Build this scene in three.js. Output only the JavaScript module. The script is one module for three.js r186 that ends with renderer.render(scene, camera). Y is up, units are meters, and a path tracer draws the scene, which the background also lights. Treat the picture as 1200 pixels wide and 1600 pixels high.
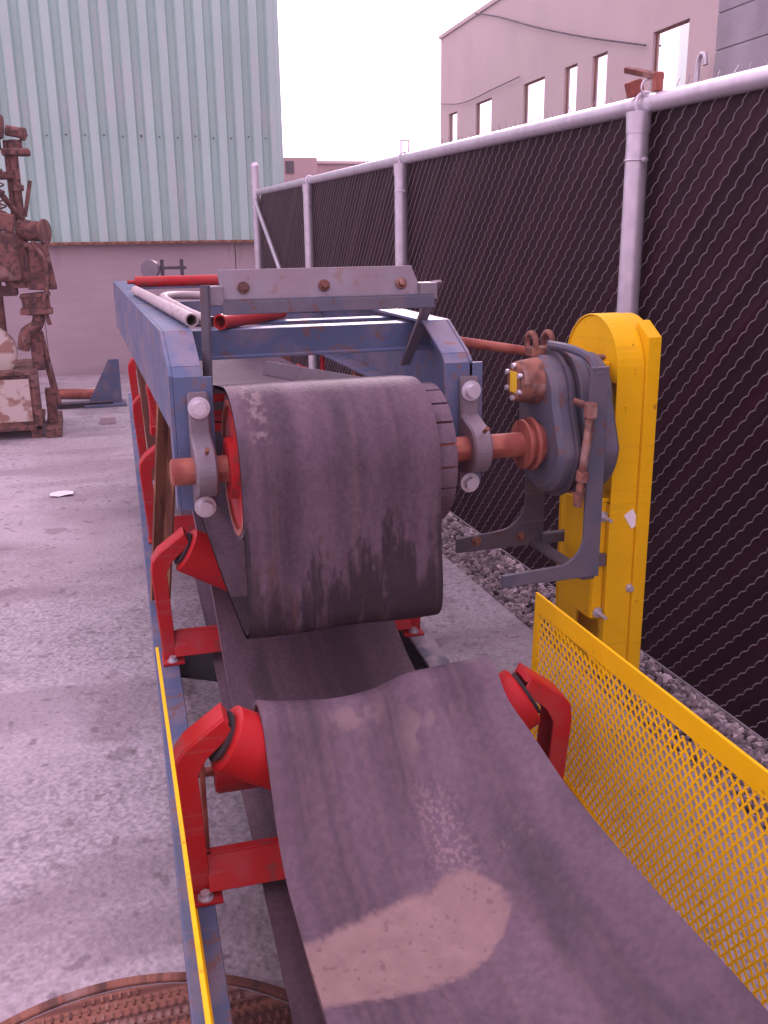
import * as THREE from 'three';
import { RoundedBoxGeometry } from 'three/addons/geometries/RoundedBoxGeometry.js';
import { mergeGeometries } from 'three/addons/utils/BufferGeometryUtils.js';

const V = (x, y, z) => new THREE.Vector3(x, y, z);
const scene = new THREE.Scene();

// ---------------------------------------------------------------- camera
const camera = new THREE.PerspectiveCamera(56.14, 0.75, 0.05, 400);
camera.position.set(0, 1.8, 0);
camera.up.set(0.0944, 0.9600, -0.2636);
camera.lookAt(0.285, 1.8 - 0.2805, -0.9165);

// ---------------------------------------------------------------- sky and sun
const SUN = V(0.262, 0.30, -0.93).normalize();
{
  const W = 512, Hh = 256, d = new Float32Array(W * Hh * 4);
  for (let j = 0; j < Hh; j++) for (let i = 0; i < W; i++) {
    const ph = ((i + .5) / W - .5) * 2 * Math.PI, th = ((j + .5) / Hh - .5) * Math.PI;
    const x = Math.cos(th) * Math.cos(ph), y = Math.sin(th), z = Math.cos(th) * Math.sin(ph);
    const c = Math.max(0, x * SUN.x + y * SUN.y + z * SUN.z);
    const cs = x * SUN.x + y * SUN.y + z * SUN.z, g = 0.9 * Math.pow(.5 + .5 * cs, 4) + 3.5 * Math.pow(c, 24);
    const up = 1.20 + 0.25 * Math.max(0, y);
    let L = [1.22 * up + g * 1.08, 0.86 * up + g * 0.80, 1.20 * up + g * 0.98];
    if (y < 0) L = [0.3, 0.24, 0.28];
    const k = 4 * (j * W + i); d[k] = L[0]; d[k + 1] = L[1]; d[k + 2] = L[2]; d[k + 3] = 1;
  }
  const t = new THREE.DataTexture(d, W, Hh, THREE.RGBAFormat, THREE.FloatType);
  t.mapping = THREE.EquirectangularReflectionMapping; t.magFilter = t.minFilter = THREE.LinearFilter; t.needsUpdate = true;
  scene.background = t; scene.environment = t;
}
const sun = new THREE.DirectionalLight(new THREE.Color(1, 0.78, 0.84), 1.5);
sun.position.copy(SUN).multiplyScalar(40); sun.target.position.set(0, 0, -4); scene.add(sun, sun.target);
sun.castShadow = true; sun.shadow.radius = 24; sun.shadow.mapSize.set(2048, 2048);
Object.assign(sun.shadow.camera, { left: -16, right: 16, top: 16, bottom: -16, near: 1, far: 90 });

const renderer = new THREE.WebGLRenderer({ antialias: true });
renderer.setSize(768, 1024); renderer.toneMapping = THREE.LinearToneMapping; renderer.toneMappingExposure = 1.12;
renderer.shadowMap.enabled = true;

// ---------------------------------------------------------------- helpers
let seed = 12345;
const rnd = () => { seed = (seed * 1664525 + 1013904223) >>> 0; return seed / 4294967296; };
const rr = (a, b) => a + (b - a) * rnd();
const hash = (x, y, s) => { let h = (x * 374761393 + y * 668265263 + s * 2246822519) | 0; h = Math.imul(h ^ (h >>> 13), 1274126177); return ((h ^ (h >>> 16)) >>> 0) / 4294967296; };
const sm = t => t * t * (3 - 2 * t), cl = (x, a = 0, b = 1) => Math.min(b, Math.max(a, x)), ss = (a, b, x) => sm(cl((x - a) / (b - a)));
const mix = (a, b, t) => a + (b - a) * t, mix3 = (a, b, t) => [mix(a[0], b[0], t), mix(a[1], b[1], t), mix(a[2], b[2], t)];
function vn(u, v, px, py, s) {                       // tileable value noise, px by py cells
  const x = u * px, y = v * py, x0 = Math.floor(x), y0 = Math.floor(y), fx = sm(x - x0), fy = sm(y - y0);
  const w = (a, n) => ((a % n) + n) % n, xa = w(x0, px), xb = w(x0 + 1, px), ya = w(y0, py), yb = w(y0 + 1, py);
  return mix(mix(hash(xa, ya, s), hash(xb, ya, s), fx), mix(hash(xa, yb, s), hash(xb, yb, s), fx), fy);
}
function fbm(u, v, px, py, s, oct = 4) { let a = .5, t = 0, n = 0; for (let o = 0; o < oct; o++) { t += a * vn(u, v, px << o, py << o, s + o * 17); n += a; a *= .5; } return t / n; }
const enc = c => Math.round(255 * cl(c <= .0031308 ? 12.92 * c : 1.055 * Math.pow(c, 1 / 2.4) - .055));
function cmap(w, h, sx, sy, fn) {                    // colour map; fn gives linear rgb; a tile measures sx by sy metres
  const d = new Uint8Array(w * h * 4);
  for (let j = 0; j < h; j++) for (let i = 0; i < w; i++) { const c = fn((i + .5) / w, (j + .5) / h), k = 4 * (j * w + i); d[k] = enc(c[0]); d[k + 1] = enc(c[1]); d[k + 2] = enc(c[2]); d[k + 3] = 255; }
  const t = new THREE.DataTexture(d, w, h); t.colorSpace = THREE.SRGBColorSpace; return ft(t, sx, sy);
}
function gmap(w, h, sx, sy, fn) {                    // grey map (bump, roughness)
  const d = new Uint8Array(w * h * 4);
  for (let j = 0; j < h; j++) for (let i = 0; i < w; i++) { const c = Math.round(255 * cl(fn((i + .5) / w, (j + .5) / h))), k = 4 * (j * w + i); d[k] = d[k + 1] = d[k + 2] = c; d[k + 3] = 255; }
  return ft(new THREE.DataTexture(d, w, h), sx, sy);
}
function ft(t, sx, sy) { t.wrapS = t.wrapT = THREE.RepeatWrapping; t.magFilter = THREE.LinearFilter; t.minFilter = THREE.LinearMipmapLinearFilter; t.generateMipmaps = true; t.repeat.set(1 / sx, 1 / sy); t.needsUpdate = true; return t; }
const std = o => new THREE.MeshStandardMaterial(o);

function keepUV(g, su, sv) { const u = g.attributes.uv; for (let i = 0; i < u.count; i++) u.setXY(i, u.getX(i) * su, u.getY(i) * sv); g.kuv = true; return g; }
function fin(g) {                                    // plain non-indexed geometry with uv in metres
  if (g.kuv) { if (g.index) g = g.toNonIndexed(); for (const k of Object.keys(g.attributes)) if (!['position', 'normal', 'uv'].includes(k)) g.deleteAttribute(k); return g; }
  if (g.index) g = g.toNonIndexed();
  for (const k of Object.keys(g.attributes)) if (k !== 'position' && k !== 'normal') g.deleteAttribute(k);
  if (!g.attributes.normal) g.computeVertexNormals();
  const p = g.attributes.position, n = g.attributes.normal, uv = new Float32Array(p.count * 2);
  const a = new THREE.Vector3(), b = new THREE.Vector3(), c = new THREE.Vector3();
  for (let i = 0; i < p.count; i += 3) {
    a.fromBufferAttribute(p, i); b.fromBufferAttribute(p, i + 1).sub(a); c.fromBufferAttribute(p, i + 2).sub(a); b.cross(c);
    const ax = Math.abs(b.x), ay = Math.abs(b.y), az = Math.abs(b.z);
    for (let k = i; k < i + 3; k++) {
      const x = p.getX(k), y = p.getY(k), z = p.getZ(k);
      if (ay >= ax && ay >= az) { uv[2 * k] = x; uv[2 * k + 1] = z; } else if (ax >= az) { uv[2 * k] = z; uv[2 * k + 1] = y; } else { uv[2 * k] = x; uv[2 * k + 1] = y; }
    }
  }
  g.setAttribute('uv', new THREE.BufferAttribute(uv, 2)); return g;
}
const raw = (w, h, d, x = 0, y = 0, z = 0) => new THREE.BoxGeometry(w, h, d).translate(x, y, z);
function box(w, h, d, x = 0, y = 0, z = 0, r = .003, rx = 0, ry = 0, rz = 0) {
  const g = new RoundedBoxGeometry(w, h, d, 1, Math.min(r, w / 2.1, h / 2.1, d / 2.1));
  if (rx) g.rotateX(rx); if (ry) g.rotateY(ry); if (rz) g.rotateZ(rz);
  return g.translate(x, y, z);
}
const span = (x0, x1, y0, y1, z0, z1, r = .003) => box(x1 - x0, y1 - y0, z1 - z0, (x0 + x1) / 2, (y0 + y1) / 2, (z0 + z1) / 2, r);
function align(g, p, q) {                            // geometry along +y of length |pq| centred at 0 -> from p to q
  const d = q.clone().sub(p), m = new THREE.Matrix4().makeRotationFromQuaternion(new THREE.Quaternion().setFromUnitVectors(V(0, 1, 0), d.clone().normalize()));
  return g.applyMatrix4(m).translate((p.x + q.x) / 2, (p.y + q.y) / 2, (p.z + q.z) / 2);
}
const cyl = (p, q, r, r2 = r, n = 20) => align(keepUV(new THREE.CylinderGeometry(r2, r, p.distanceTo(q), n), 6.28 * r, p.distanceTo(q)), p, q);
const bar = (p, q, w, d) => align(new RoundedBoxGeometry(w, p.distanceTo(q), d, 1, Math.min(w, d) * .15), p, q);
function pipe(p, q, ro, ri, n = 24) {
  const L = p.distanceTo(q) / 2, pts = [[ri, -L], [ro, -L], [ro, L], [ri, L], [ri, -L]].map(a => new THREE.Vector2(a[0], a[1]));
  const g = new THREE.LatheGeometry(pts, n).toNonIndexed(); g.deleteAttribute('normal'); 
  return align(crease(g), p, q);
}
function lathe(pts, p, q, n = 32) { const L = p.distanceTo(q); const g = crease(new THREE.LatheGeometry(pts.map(a => new THREE.Vector2(a[0], a[1] - L / 2)), n)); return align(keepUV(g, 6.28 * Math.max(...pts.map(a => a[0])), L), p, q); }
function crease(g) { // smooth where faces meet under 40 degrees
  if (g.index) g = g.toNonIndexed(); const p = g.attributes.position, N = p.count, fn = [], map = new Map(), a = V(0, 0, 0), b = V(0, 0, 0), c = V(0, 0, 0);
  for (let i = 0; i < N; i += 3) {
    a.fromBufferAttribute(p, i); b.fromBufferAttribute(p, i + 1).sub(a); c.fromBufferAttribute(p, i + 2).sub(a); const n = b.clone().cross(c); fn.push(n);
    for (let k = 0; k < 3; k++) { const key = [p.getX(i + k), p.getY(i + k), p.getZ(i + k)].map(v => Math.round(v * 2e4)).join(); if (!map.has(key)) map.set(key, []); map.get(key).push(i / 3); }
  }
  const out = new Float32Array(N * 3);
  for (let i = 0; i < N; i++) {
    const key = [p.getX(i), p.getY(i), p.getZ(i)].map(v => Math.round(v * 2e4)).join(), f = fn[(i / 3) | 0], s = V(0, 0, 0), fl = f.length() || 1;
    for (const j of map.get(key)) { const l = fn[j].length() || 1; if (fn[j].dot(f) / (l * fl) > .72) s.add(fn[j]); }
    s.normalize(); out.set([s.x, s.y, s.z], 3 * i);
  }
  g.setAttribute('normal', new THREE.BufferAttribute(out, 3)); return g;
}
const tube = (pts, r, seg = 40, n = 8) => { const c = new THREE.CatmullRomCurve3(pts); return keepUV(new THREE.TubeGeometry(c, seg, r, n), c.getLength(), 6.28 * r); };
function poly(pts, depth, bev = .002, holes = []) {  // polygon in xy extruded along +z
  const s = new THREE.Shape(pts.map(p => new THREE.Vector2(p[0], p[1])));
  for (const h of holes) s.holes.push(new THREE.Path(h.map(p => new THREE.Vector2(p[0], p[1]))));
  return new THREE.ExtrudeGeometry(s, { depth: depth - 2 * bev, bevelEnabled: bev > 0, bevelThickness: bev, bevelSize: bev, bevelOffset: -bev, bevelSegments: 1, curveSegments: 12 }).translate(0, 0, bev);
}
const polyX = (zy, x0, x1, bev = .002, holes = []) => poly(zy.map(p => [-p[0], p[1]]), x1 - x0, bev, holes.map(h => h.map(p => [-p[0], p[1]]))).rotateY(Math.PI / 2).translate(x0, 0, 0);
const hex = (x, y, z, r, h, axis = 'z') => { const g = new THREE.CylinderGeometry(r * .96, r, h, 6); if (axis === 'z') g.rotateX(Math.PI / 2); if (axis === 'x') g.rotateZ(Math.PI / 2); return g.translate(x, y, z); };
const bolt = (x, y, z, r, axis = 'z', h = .012) => { const w = new THREE.CylinderGeometry(r * 1.45, r * 1.45, .004, 18); if (axis === 'z') w.rotateX(Math.PI / 2); if (axis === 'x') w.rotateZ(Math.PI / 2); return [w.translate(x, y, z), hex(x, y, z, r, h * 2, axis)]; };
function sheet(nu, nv, fn, th, uvf) {                // bent sheet of real thickness; fn(u,v) gives the top surface
  const top = [], nor = [], e = 1e-3;
  for (let j = 0; j <= nv; j++) for (let i = 0; i <= nu; i++) {
    const u = i / nu, v = j / nv, p = fn(u, v), a = fn(Math.min(1, u + e), v).sub(fn(Math.max(0, u - e), v)), b = fn(u, Math.min(1, v + e)).sub(fn(u, Math.max(0, v - e)));
    top.push(p); nor.push(b.cross(a).normalize());
  }
  const pos = [], nn = [], uv = [], id = (i, j) => j * (nu + 1) + i;
  const put = (k, s, i, j, n) => { const p = s ? top[k].clone().addScaledVector(nor[k], -th) : top[k]; pos.push(p.x, p.y, p.z); const m = n || (s ? nor[k].clone().negate() : nor[k]); nn.push(m.x, m.y, m.z); uv.push(...uvf(i / nu, j / nv)); };
  const tri = (L, s) => L.forEach(([i, j]) => put(id(i, j), s, i, j));
  for (let j = 0; j < nv; j++) for (let i = 0; i < nu; i++) {
    tri([[i, j], [i, j + 1], [i + 1, j + 1]], 0); tri([[i, j], [i + 1, j + 1], [i + 1, j]], 0);
    tri([[i, j], [i + 1, j + 1], [i, j + 1]], 1); tri([[i, j], [i + 1, j], [i + 1, j + 1]], 1);
  }
  const side = (A, B) => { const ka = id(...A), kb = id(...B), d = top[kb].clone().sub(top[ka]), n = d.cross(nor[ka].clone()).normalize(); 
    put(ka, 0, ...A, n); put(ka, 1, ...A, n); put(kb, 1, ...B, n); put(ka, 0, ...A, n); put(kb, 1, ...B, n); put(kb, 0, ...B, n); };
  for (let j = 0; j < nv; j++) { side([0, j], [0, j + 1]); side([nu, j + 1], [nu, j]); }
  for (let i = 0; i < nu; i++) { side([i + 1, 0], [i, 0]); side([i, nv], [i + 1, nv]); }
  const g = new THREE.BufferGeometry(); g.setAttribute('position', new THREE.Float32BufferAttribute(pos, 3)); g.setAttribute('normal', new THREE.Float32BufferAttribute(nn, 3)); g.setAttribute('uv', new THREE.Float32BufferAttribute(uv, 2)); return g;
}
const lin = (K, x) => { // piecewise smooth interpolation of [[x, ...values]]
  if (x <= K[0][0]) return K[0].slice(1); const n = K.length; if (x >= K[n - 1][0]) return K[n - 1].slice(1);
  let i = 0; while (K[i + 1][0] < x) i++;
  const k0 = K[Math.max(0, i - 1)], k1 = K[i], k2 = K[i + 1], k3 = K[Math.min(n - 1, i + 2)], h = k2[0] - k1[0], t = (x - k1[0]) / h;
  return k1.slice(1).map((a, c) => { const b = k2[c + 1], m1 = k2[0] - k0[0] ? (b - k0[c + 1]) / (k2[0] - k0[0]) * h : 0, m2 = k3[0] - k1[0] ? (k3[c + 1] - a) / (k3[0] - k1[0]) * h : 0, t2 = t * t, t3 = t2 * t; return (2 * t3 - 3 * t2 + 1) * a + (t3 - 2 * t2 + t) * m1 + (-2 * t3 + 3 * t2) * b + (t3 - t2) * m2; });
};
const used = {};
function numbered(n) { if (!(n in used)) { used[n] = 0; return n; } used[n]++; return n + '_' + String(used[n]).padStart(3, '0'); }
function shad(o) { o.traverse(c => { if (c.isMesh) { c.castShadow = true; c.receiveShadow = true; } }); return o; }
function mesh(name, geos, mat, parent, keepUV) {
  const list = (Array.isArray(geos) ? geos.flat(3) : [geos]).map(g => keepUV ? (g.index ? g.toNonIndexed() : g) : fin(g));
  const m = new THREE.Mesh(list.length > 1 ? mergeGeometries(list) : list[0], mat); m.name = parent ? name : numbered(name); (parent || scene).add(m); return shad(m);
}
function thing(name, label, category, p = [0, 0, 0], group) { const g = new THREE.Group(); g.name = numbered(name); g.position.set(...p); g.userData = { label, category }; if (group) g.userData.group = group; scene.add(g); return g; }
function tag(o, label, category, group) { o.userData.label = label; o.userData.category = category; if (group) o.userData.group = group; return o; }
function structure(o, label) { o.userData.kind = 'structure'; if (label) o.userData.label = label; return o; }

// ---------------------------------------------------------------- materials
const fine = gmap(512, 512, .5, .5, (u, v) => fbm(u, v, 48, 48, 3, 4));
const concMap = cmap(1536, 1536, 7, 7, (u, v) => {
  const big = fbm(u, v, 5, 5, 11, 4), mid = fbm(u, v, 40, 40, 23, 4), gr = fbm(u, v, 620, 620, 41, 2), st = fbm(u, v, 6, 22, 57, 4), pit = fbm(u, v, 160, 160, 77, 2);
  let c = [.38, .362, .37]; const k = .66 + .34 * big + .26 * (mid - .5) + .85 * (gr - .5); c = c.map(x => x * (k + .12));
  c = mix3(c, [.20, .17, .18], .62 * ss(.53, .74, st)); c = mix3(c, [.17, .14, .15], .55 * ss(.62, .74, fbm(u, v, 9, 13, 63, 5))); c = mix3(c, [.30, .255, .26], .4 * ss(.45, .7, fbm(u, v, 3, 4, 67, 3)));
  c = mix3(c, [.44, .41, .42], .5 * ss(.60, .78, fbm(u, v, 9, 4, 91, 3)));
  c = mix3(c, [.15, .125, .13], .6 * ss(.74, .84, pit)); const ck = Math.abs(fbm(u, v, 4, 6, 97, 5) - .5); c = mix3(c, [.12, .10, .105], .55 * ss(.0035, .0008, ck) * ss(.45, .6, fbm(u, v, 5, 5, 99, 2))); const oil = fbm(u, v, 26, 26, 103, 4); c = mix3(c, [.14, .115, .12], .5 * ss(.72, .8, oil)); return c;
});
const concBump = gmap(1024, 1024, 1.2, 1.2, (u, v) => .6 * fbm(u, v, 60, 60, 5, 3) + .4 * fbm(u, v, 16, 16, 9, 3));
const M = {};
M.concrete = std({ map: concMap, bumpMap: concBump, bumpScale: .007, roughness: .82 });
M.wallConc = std({ map: cmap(512, 512, 2.4, 2.4, (u, v) => { const k = .88 + .16 * fbm(u, v, 6, 6, 2, 5) + .10 * (fbm(u, v, 5, 40, 8, 3) - .5); let c = [.42 * k, .345 * k, .36 * k]; return mix3(c, [.27, .22, .22], .4 * ss(.62, .8, fbm(u, v, 14, 3, 31, 4))); }), bumpMap: fine, bumpScale: .002, roughness: .9 });
M.green = std({ map: cmap(512, 512, 3, 3, (u, v) => { const k = .9 + .2 * fbm(u, v, 8, 3, 15, 4); let c = [.40 * k, .59 * k, .52 * k]; return mix3(c, [.48, .55, .53], .5 * ss(.55, .75, fbm(u, v, 20, 5, 21, 4))); }), roughness: .5, metalness: .0 });
M.tan = std({ map: cmap(512, 512, 4, 4, (u, v) => { const k = .92 + .16 * fbm(u, v, 6, 6, 71, 5); return [.58 * k, .485 * k, .455 * k]; }), bumpMap: fine, bumpScale: .003, roughness: .95 });
M.block = std({ map: cmap(512, 512, 3, 3, (u, v) => { const k = .8 + .4 * fbm(u, v, 8, 8, 81, 5); return [.34 * k, .33 * k, .35 * k]; }), bumpMap: fine, bumpScale: .004, roughness: .95 });
M.farwall = std({ color: new THREE.Color().setRGB(.45, .33, .33), roughness: .95, map: null });
function paint(c, chips, rustAmt, s, rough = .5, dust = .25, dustC = [.36, .32, .31]) {
  const map = cmap(512, 512, 1.1, 1.1, (u, v) => {
    const k = .9 + .2 * fbm(u, v, 7, 7, s, 4); let o = c.map(x => x * k);
    o = mix3(o, dustC, dust * ss(.42, .72, fbm(u, v, 11, 11, s + 5, 5)));
    const n = fbm(u, v, 42, 42, s + 9, 4) * .75 + .25 * fbm(u, v, 6, 6, s + 13, 2); o = mix3(o, chips, .8 * ss(.68 - rustAmt, .75 - rustAmt, n)); const sc = fbm(u, v, 5, 90, s + 17, 2); o = mix3(o, dustC, .35 * ss(.72, .82, sc)); return o;
  });
  const rg = gmap(256, 256, .6, .6, (u, v) => rough + .35 * (fbm(u, v, 10, 10, s + 30, 4) - .4));
  return new THREE.MeshPhysicalMaterial({ map, roughness: 1, roughnessMap: rg, bumpMap: fine, bumpScale: .0008, specularIntensity: .5 });
}
const RUSTC = [.12, .05, .028];
M.blue = paint([.088, .128, .215], [.17, .10, .085], .02, 101, .42, .80, [.185, .165, .20]);
M.dustyblue = paint([.14, .15, .19], [.20, .15, .13], .02, 601, .6, .98, [.34, .305, .325]);
M.red = paint([.42, .011, .013], [.20, .045, .035], .035, 131, .45, .34, [.33, .085, .08]);
M.yellow = paint([.76, .46, .001], [.30, .14, .006], -.02, 161, .5, .15, [.58, .34, .006]); M.yellow.specularIntensity = .35;
M.greyblue = paint([.085, .095, .125], [.12, .07, .06], .05, 191, .5, .5, [.15, .125, .13]);
M.darkgrey = paint([.065, .065, .08], [.10, .06, .05], .03, 221, .55, .4, [.15, .12, .12]);
M.steel = paint([.21, .195, .215], [.19, .135, .12], .03, 251, .5, .6, [.20, .16, .17]); M.steel.metalness = .3;
M.zinc = std({ map: cmap(256, 256, .5, .5, (u, v) => { const k = .85 + .3 * fbm(u, v, 12, 12, 281, 4); return [.60 * k, .59 * k, .62 * k]; }), roughness: .42, metalness: .55 });
M.rust = std({ map: cmap(512, 512, .8, .8, (u, v) => { const a = fbm(u, v, 10, 10, 301, 5), b = fbm(u, v, 24, 24, 311, 4); let c = mix3([.13, .052, .035], [.27, .12, .075], ss(.3, .7, a)); c = mix3(c, [.06, .035, .03], .7 * ss(.55, .75, b)); return mix3(c, [.36, .25, .21], .6 * ss(.62, .8, fbm(u, v, 7, 7, 321, 4))); }), bumpMap: fine, bumpScale: .003, roughness: .9 });
M.rustold = std({ map: cmap(512, 512, .8, .8, (u, v) => { const a = fbm(u, v, 10, 10, 501, 5), b = fbm(u, v, 24, 24, 511, 4); let c = mix3([.075, .036, .032], [.19, .088, .066], ss(.3, .7, a)); c = mix3(c, [.03, .02, .02], .75 * ss(.5, .7, b)); return mix3(c, [.30, .20, .17], .55 * ss(.62, .8, fbm(u, v, 7, 7, 521, 4))); }), bumpMap: fine, bumpScale: .004, roughness: .95 });
M.rustred = std({ map: cmap(256, 256, .5, .5, (u, v) => { const a = fbm(u, v, 8, 8, 331, 5); return mix3([.22, .05, .032], [.34, .115, .07], ss(.3, .7, a)); }), bumpMap: fine, bumpScale: .0012, roughness: .7 });
M.rustbrown = std({ map: cmap(256, 512, .3, 1.2, (u, v) => { const a = fbm(u, v, 10, 6, 341, 5); return mix3([.15, .058, .035], [.31, .15, .075], ss(.35, .65, a)); }), bumpMap: fine, bumpScale: .002, roughness: .85 });
M.cream = std({ map: cmap(256, 256, .9, .9, (u, v) => { const a = fbm(u, v, 13, 13, 351, 5); return mix3([.50, .44, .38], [.24, .11, .07], .85 * ss(.5, .68, a)); }), roughness: .7, bumpMap: fine, bumpScale: .001 });
M.creamclean = std({ map: cmap(256, 256, .9, .9, (u, v) => { const a = fbm(u, v, 8, 8, 355, 5); return mix3([.52, .47, .41], [.32, .2, .15], .7 * ss(.62, .72, a)); }), roughness: .6 });
M.black = std({ color: new THREE.Color().setRGB(.012, .012, .018), roughness: .7 });
M.rubber = std({ color: new THREE.Color().setRGB(.035, .033, .036), roughness: .8 });
M.slat = new THREE.MeshPhysicalMaterial({ map: cmap(256, 256, .6, .6, (u, v) => { const k = .75 + .5 * fbm(u, v, 6, 6, 361, 4); return [.019 * k, .0045 * k, .0085 * k]; }), roughness: .5, specularIntensity: .3 });
M.slats = [0, 1, 2, 3].map(i => { const m = M.slat.clone(); m.color = new THREE.Color().setRGB([1, .72, 1.35, .9][i], [1, .75, 1.2, 1][i], [1, .72, 1.25, .95][i]); m.roughness = [.5, .6, .42, .55][i]; return m; });
M.wire = std({ color: new THREE.Color().setRGB(.30, .28, .30), roughness: .4, metalness: .2 });
M.white = std({ color: new THREE.Color().setRGB(.78, .77, .77), roughness: .7 });
M.tagyellow = std({ color: new THREE.Color().setRGB(.80, .55, .02), roughness: .5 });
M.paintedpipe = paint([.42, .38, .37], [.22, .15, .13], .03, 371, .5, .3);
M.mirror = new THREE.MeshPhysicalMaterial({ color: new THREE.Color().setRGB(.93, .93, .93), roughness: .04, metalness: 1 });
M.dirt = std({ map: cmap(512, 512, 3, 3, (u, v) => { const k = .6 + .8 * fbm(u, v, 30, 30, 381, 4); return [.10 * k, .078 * k, .07 * k]; }), roughness: 1, bumpMap: fine, bumpScale: .01 });
const beltBump = gmap(256, 256, .25, .25, (u, v) => fbm(u, v, 40, 40, 391, 3));
function beltTone(u, y, s, L) { // u across 0..1, y 0..1 along a length L (m)
  const py = Math.max(2, Math.round(L * 1.5)), a = fbm(u, y, 6, py, s, 5), str = fbm(u, y, 34, Math.max(2, Math.round(L * .8)), s + 7, 4), sp = fbm(u, y, 60, Math.round(L * 90), s + 13, 2);
  let c = mix3([.060, .040, .054], [.116, .080, .102], ss(.25, .75, a)); c = mix3(c, [.155, .098, .092], .22 * ss(.5, .8, str));
  c = mix3(c, [.03, .026, .032], .55 * ss(.6, .8, fbm(u, y, 5, py, s + 21, 4))); const k = .78 + .44 * sp; return c.map(x => x * k);
}

// ---------------------------------------------------------------- ground
structure(mesh('ground', new THREE.BoxGeometry(260, .5, 260).translate(0, -.32, -60), M.dirt));
structure(mesh('concrete_pavement', span(-14, 1.9, -.12, 0, -13.55, 6, .02), M.concrete));
{ // gravel along the fence foot
  const stones = [.6, .8, 1].map((k, i) => { const g = new THREE.IcosahedronGeometry(.016, 0), p = g.attributes.position; for (let q = 0; q < p.count; q++) { const f = .75 + .5 * hash(Math.round(p.getX(q) * 9e3), Math.round(p.getY(q) * 9e3) + Math.round(p.getZ(q) * 7e3), i + 1); p.setXYZ(q, p.getX(q) * f * 1.25, p.getY(q) * f * k, p.getZ(q) * f); } g.computeVertexNormals(); return g; });
  const N = 15000, im = new THREE.InstancedMesh(stones[1], std({ color: 0xffffff, roughness: .9 }), N), m = new THREE.Matrix4(), q = new THREE.Quaternion(), c = new THREE.Color();
  for (let i = 0; i < N; i++) {
    const z = -1.2 - 8.6 * Math.pow(rnd(), 1.3), x = 1.915 + .62 * rnd(), s = rr(.45, 1.25);
    q.setFromEuler(new THREE.Euler(rr(0, 6), rr(0, 6), rr(0, 6))); m.compose(V(x, -.062 + .022 * rnd() + .006 * s, z), q, V(s, s, s)); im.setMatrixAt(i, m);
    const b = rr(.10, .42), w = rnd() < .12 ? 1.5 : 1; im.setColorAt(i, c.setRGB(b * w, b * .86 * w, b * .88 * w));
  }
  im.name = 'gravel'; im.userData = { kind: 'stuff', label: 'loose grey gravel strip along the foot of the fence', category: 'gravel' }; scene.add(im); shad(im);
}

// ---------------------------------------------------------------- green hall at the back
{
  const h = thing('corrugated_hall', 'pale green corrugated metal hall on a low concrete wall at the back', 'building', [0, 0, -13.6]);
  const X0 = -4.6, X1 = 2.83, per = .232, YB = 1.71, YT = 7.4;
  for (const [a, b] of [[X0, -2.6], [-2.59, -.42], [-.41, 2.14], [2.15, X1 - .02]]) mesh('concrete_panel', span(a, b, -.05, YB - .015, -.25, -.03, .006), M.wallConc, h);
  mesh('drip_flashing', [span(X0, X1 + .02, YB - .03, YB, -.05, .105, .002), span(X0, X1 + .02, YB - .012, YB + .03, -.06, -.045, .002)], M.rustbrown, h);
  const prof = []; let x = X0; while (x < X1 - .05) { prof.push([x, 0], [x + .070, 0], [x + .100, .085], [x + .202, .085]); x += per; } prof.push([x, 0]);
  const nS = 4 * 4; // four ribs to a sheet
  for (let i = 0; i + 1 < prof.length; i += nS) {
    const P = prof.slice(i, Math.min(prof.length, i + nS + 1)), pts = [...P.map(p => [p[0], p[1]]), ...P.slice().reverse().map(p => [p[0], p[1] - .004])];
    const g = poly(pts.map(p => [p[0], -p[1]]), YT - YB, 0).rotateX(-Math.PI / 2).translate(0, YB + .002, 0); mesh('cladding_sheet', g, M.green, h);
    for (let k = 0; k < P.length; k += 4) for (const y of [3.0, 4.9]) if (P[k][0] < X1 - .1) mesh('screw', hex(P[k][0] + .036, y + .03 * hash(k, i, 3), .006, .011, .012), M.darkgrey, h);
  }
  mesh('corner_trim', [span(X1 - .05, X1 + .01, YB, YT, .07, .095, .002), span(X1, X1 + .012, YB, YT, -.12, .094, .002)], M.green, h);
  mesh('side_wall', span(X1 - .2, X1 - .015, 0, YT, -9, -.07), M.green, h);
  mesh('roof', span(X0, X1 + .05, YT + .002, YT + .12, -9, .1), M.green, h);
}

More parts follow.
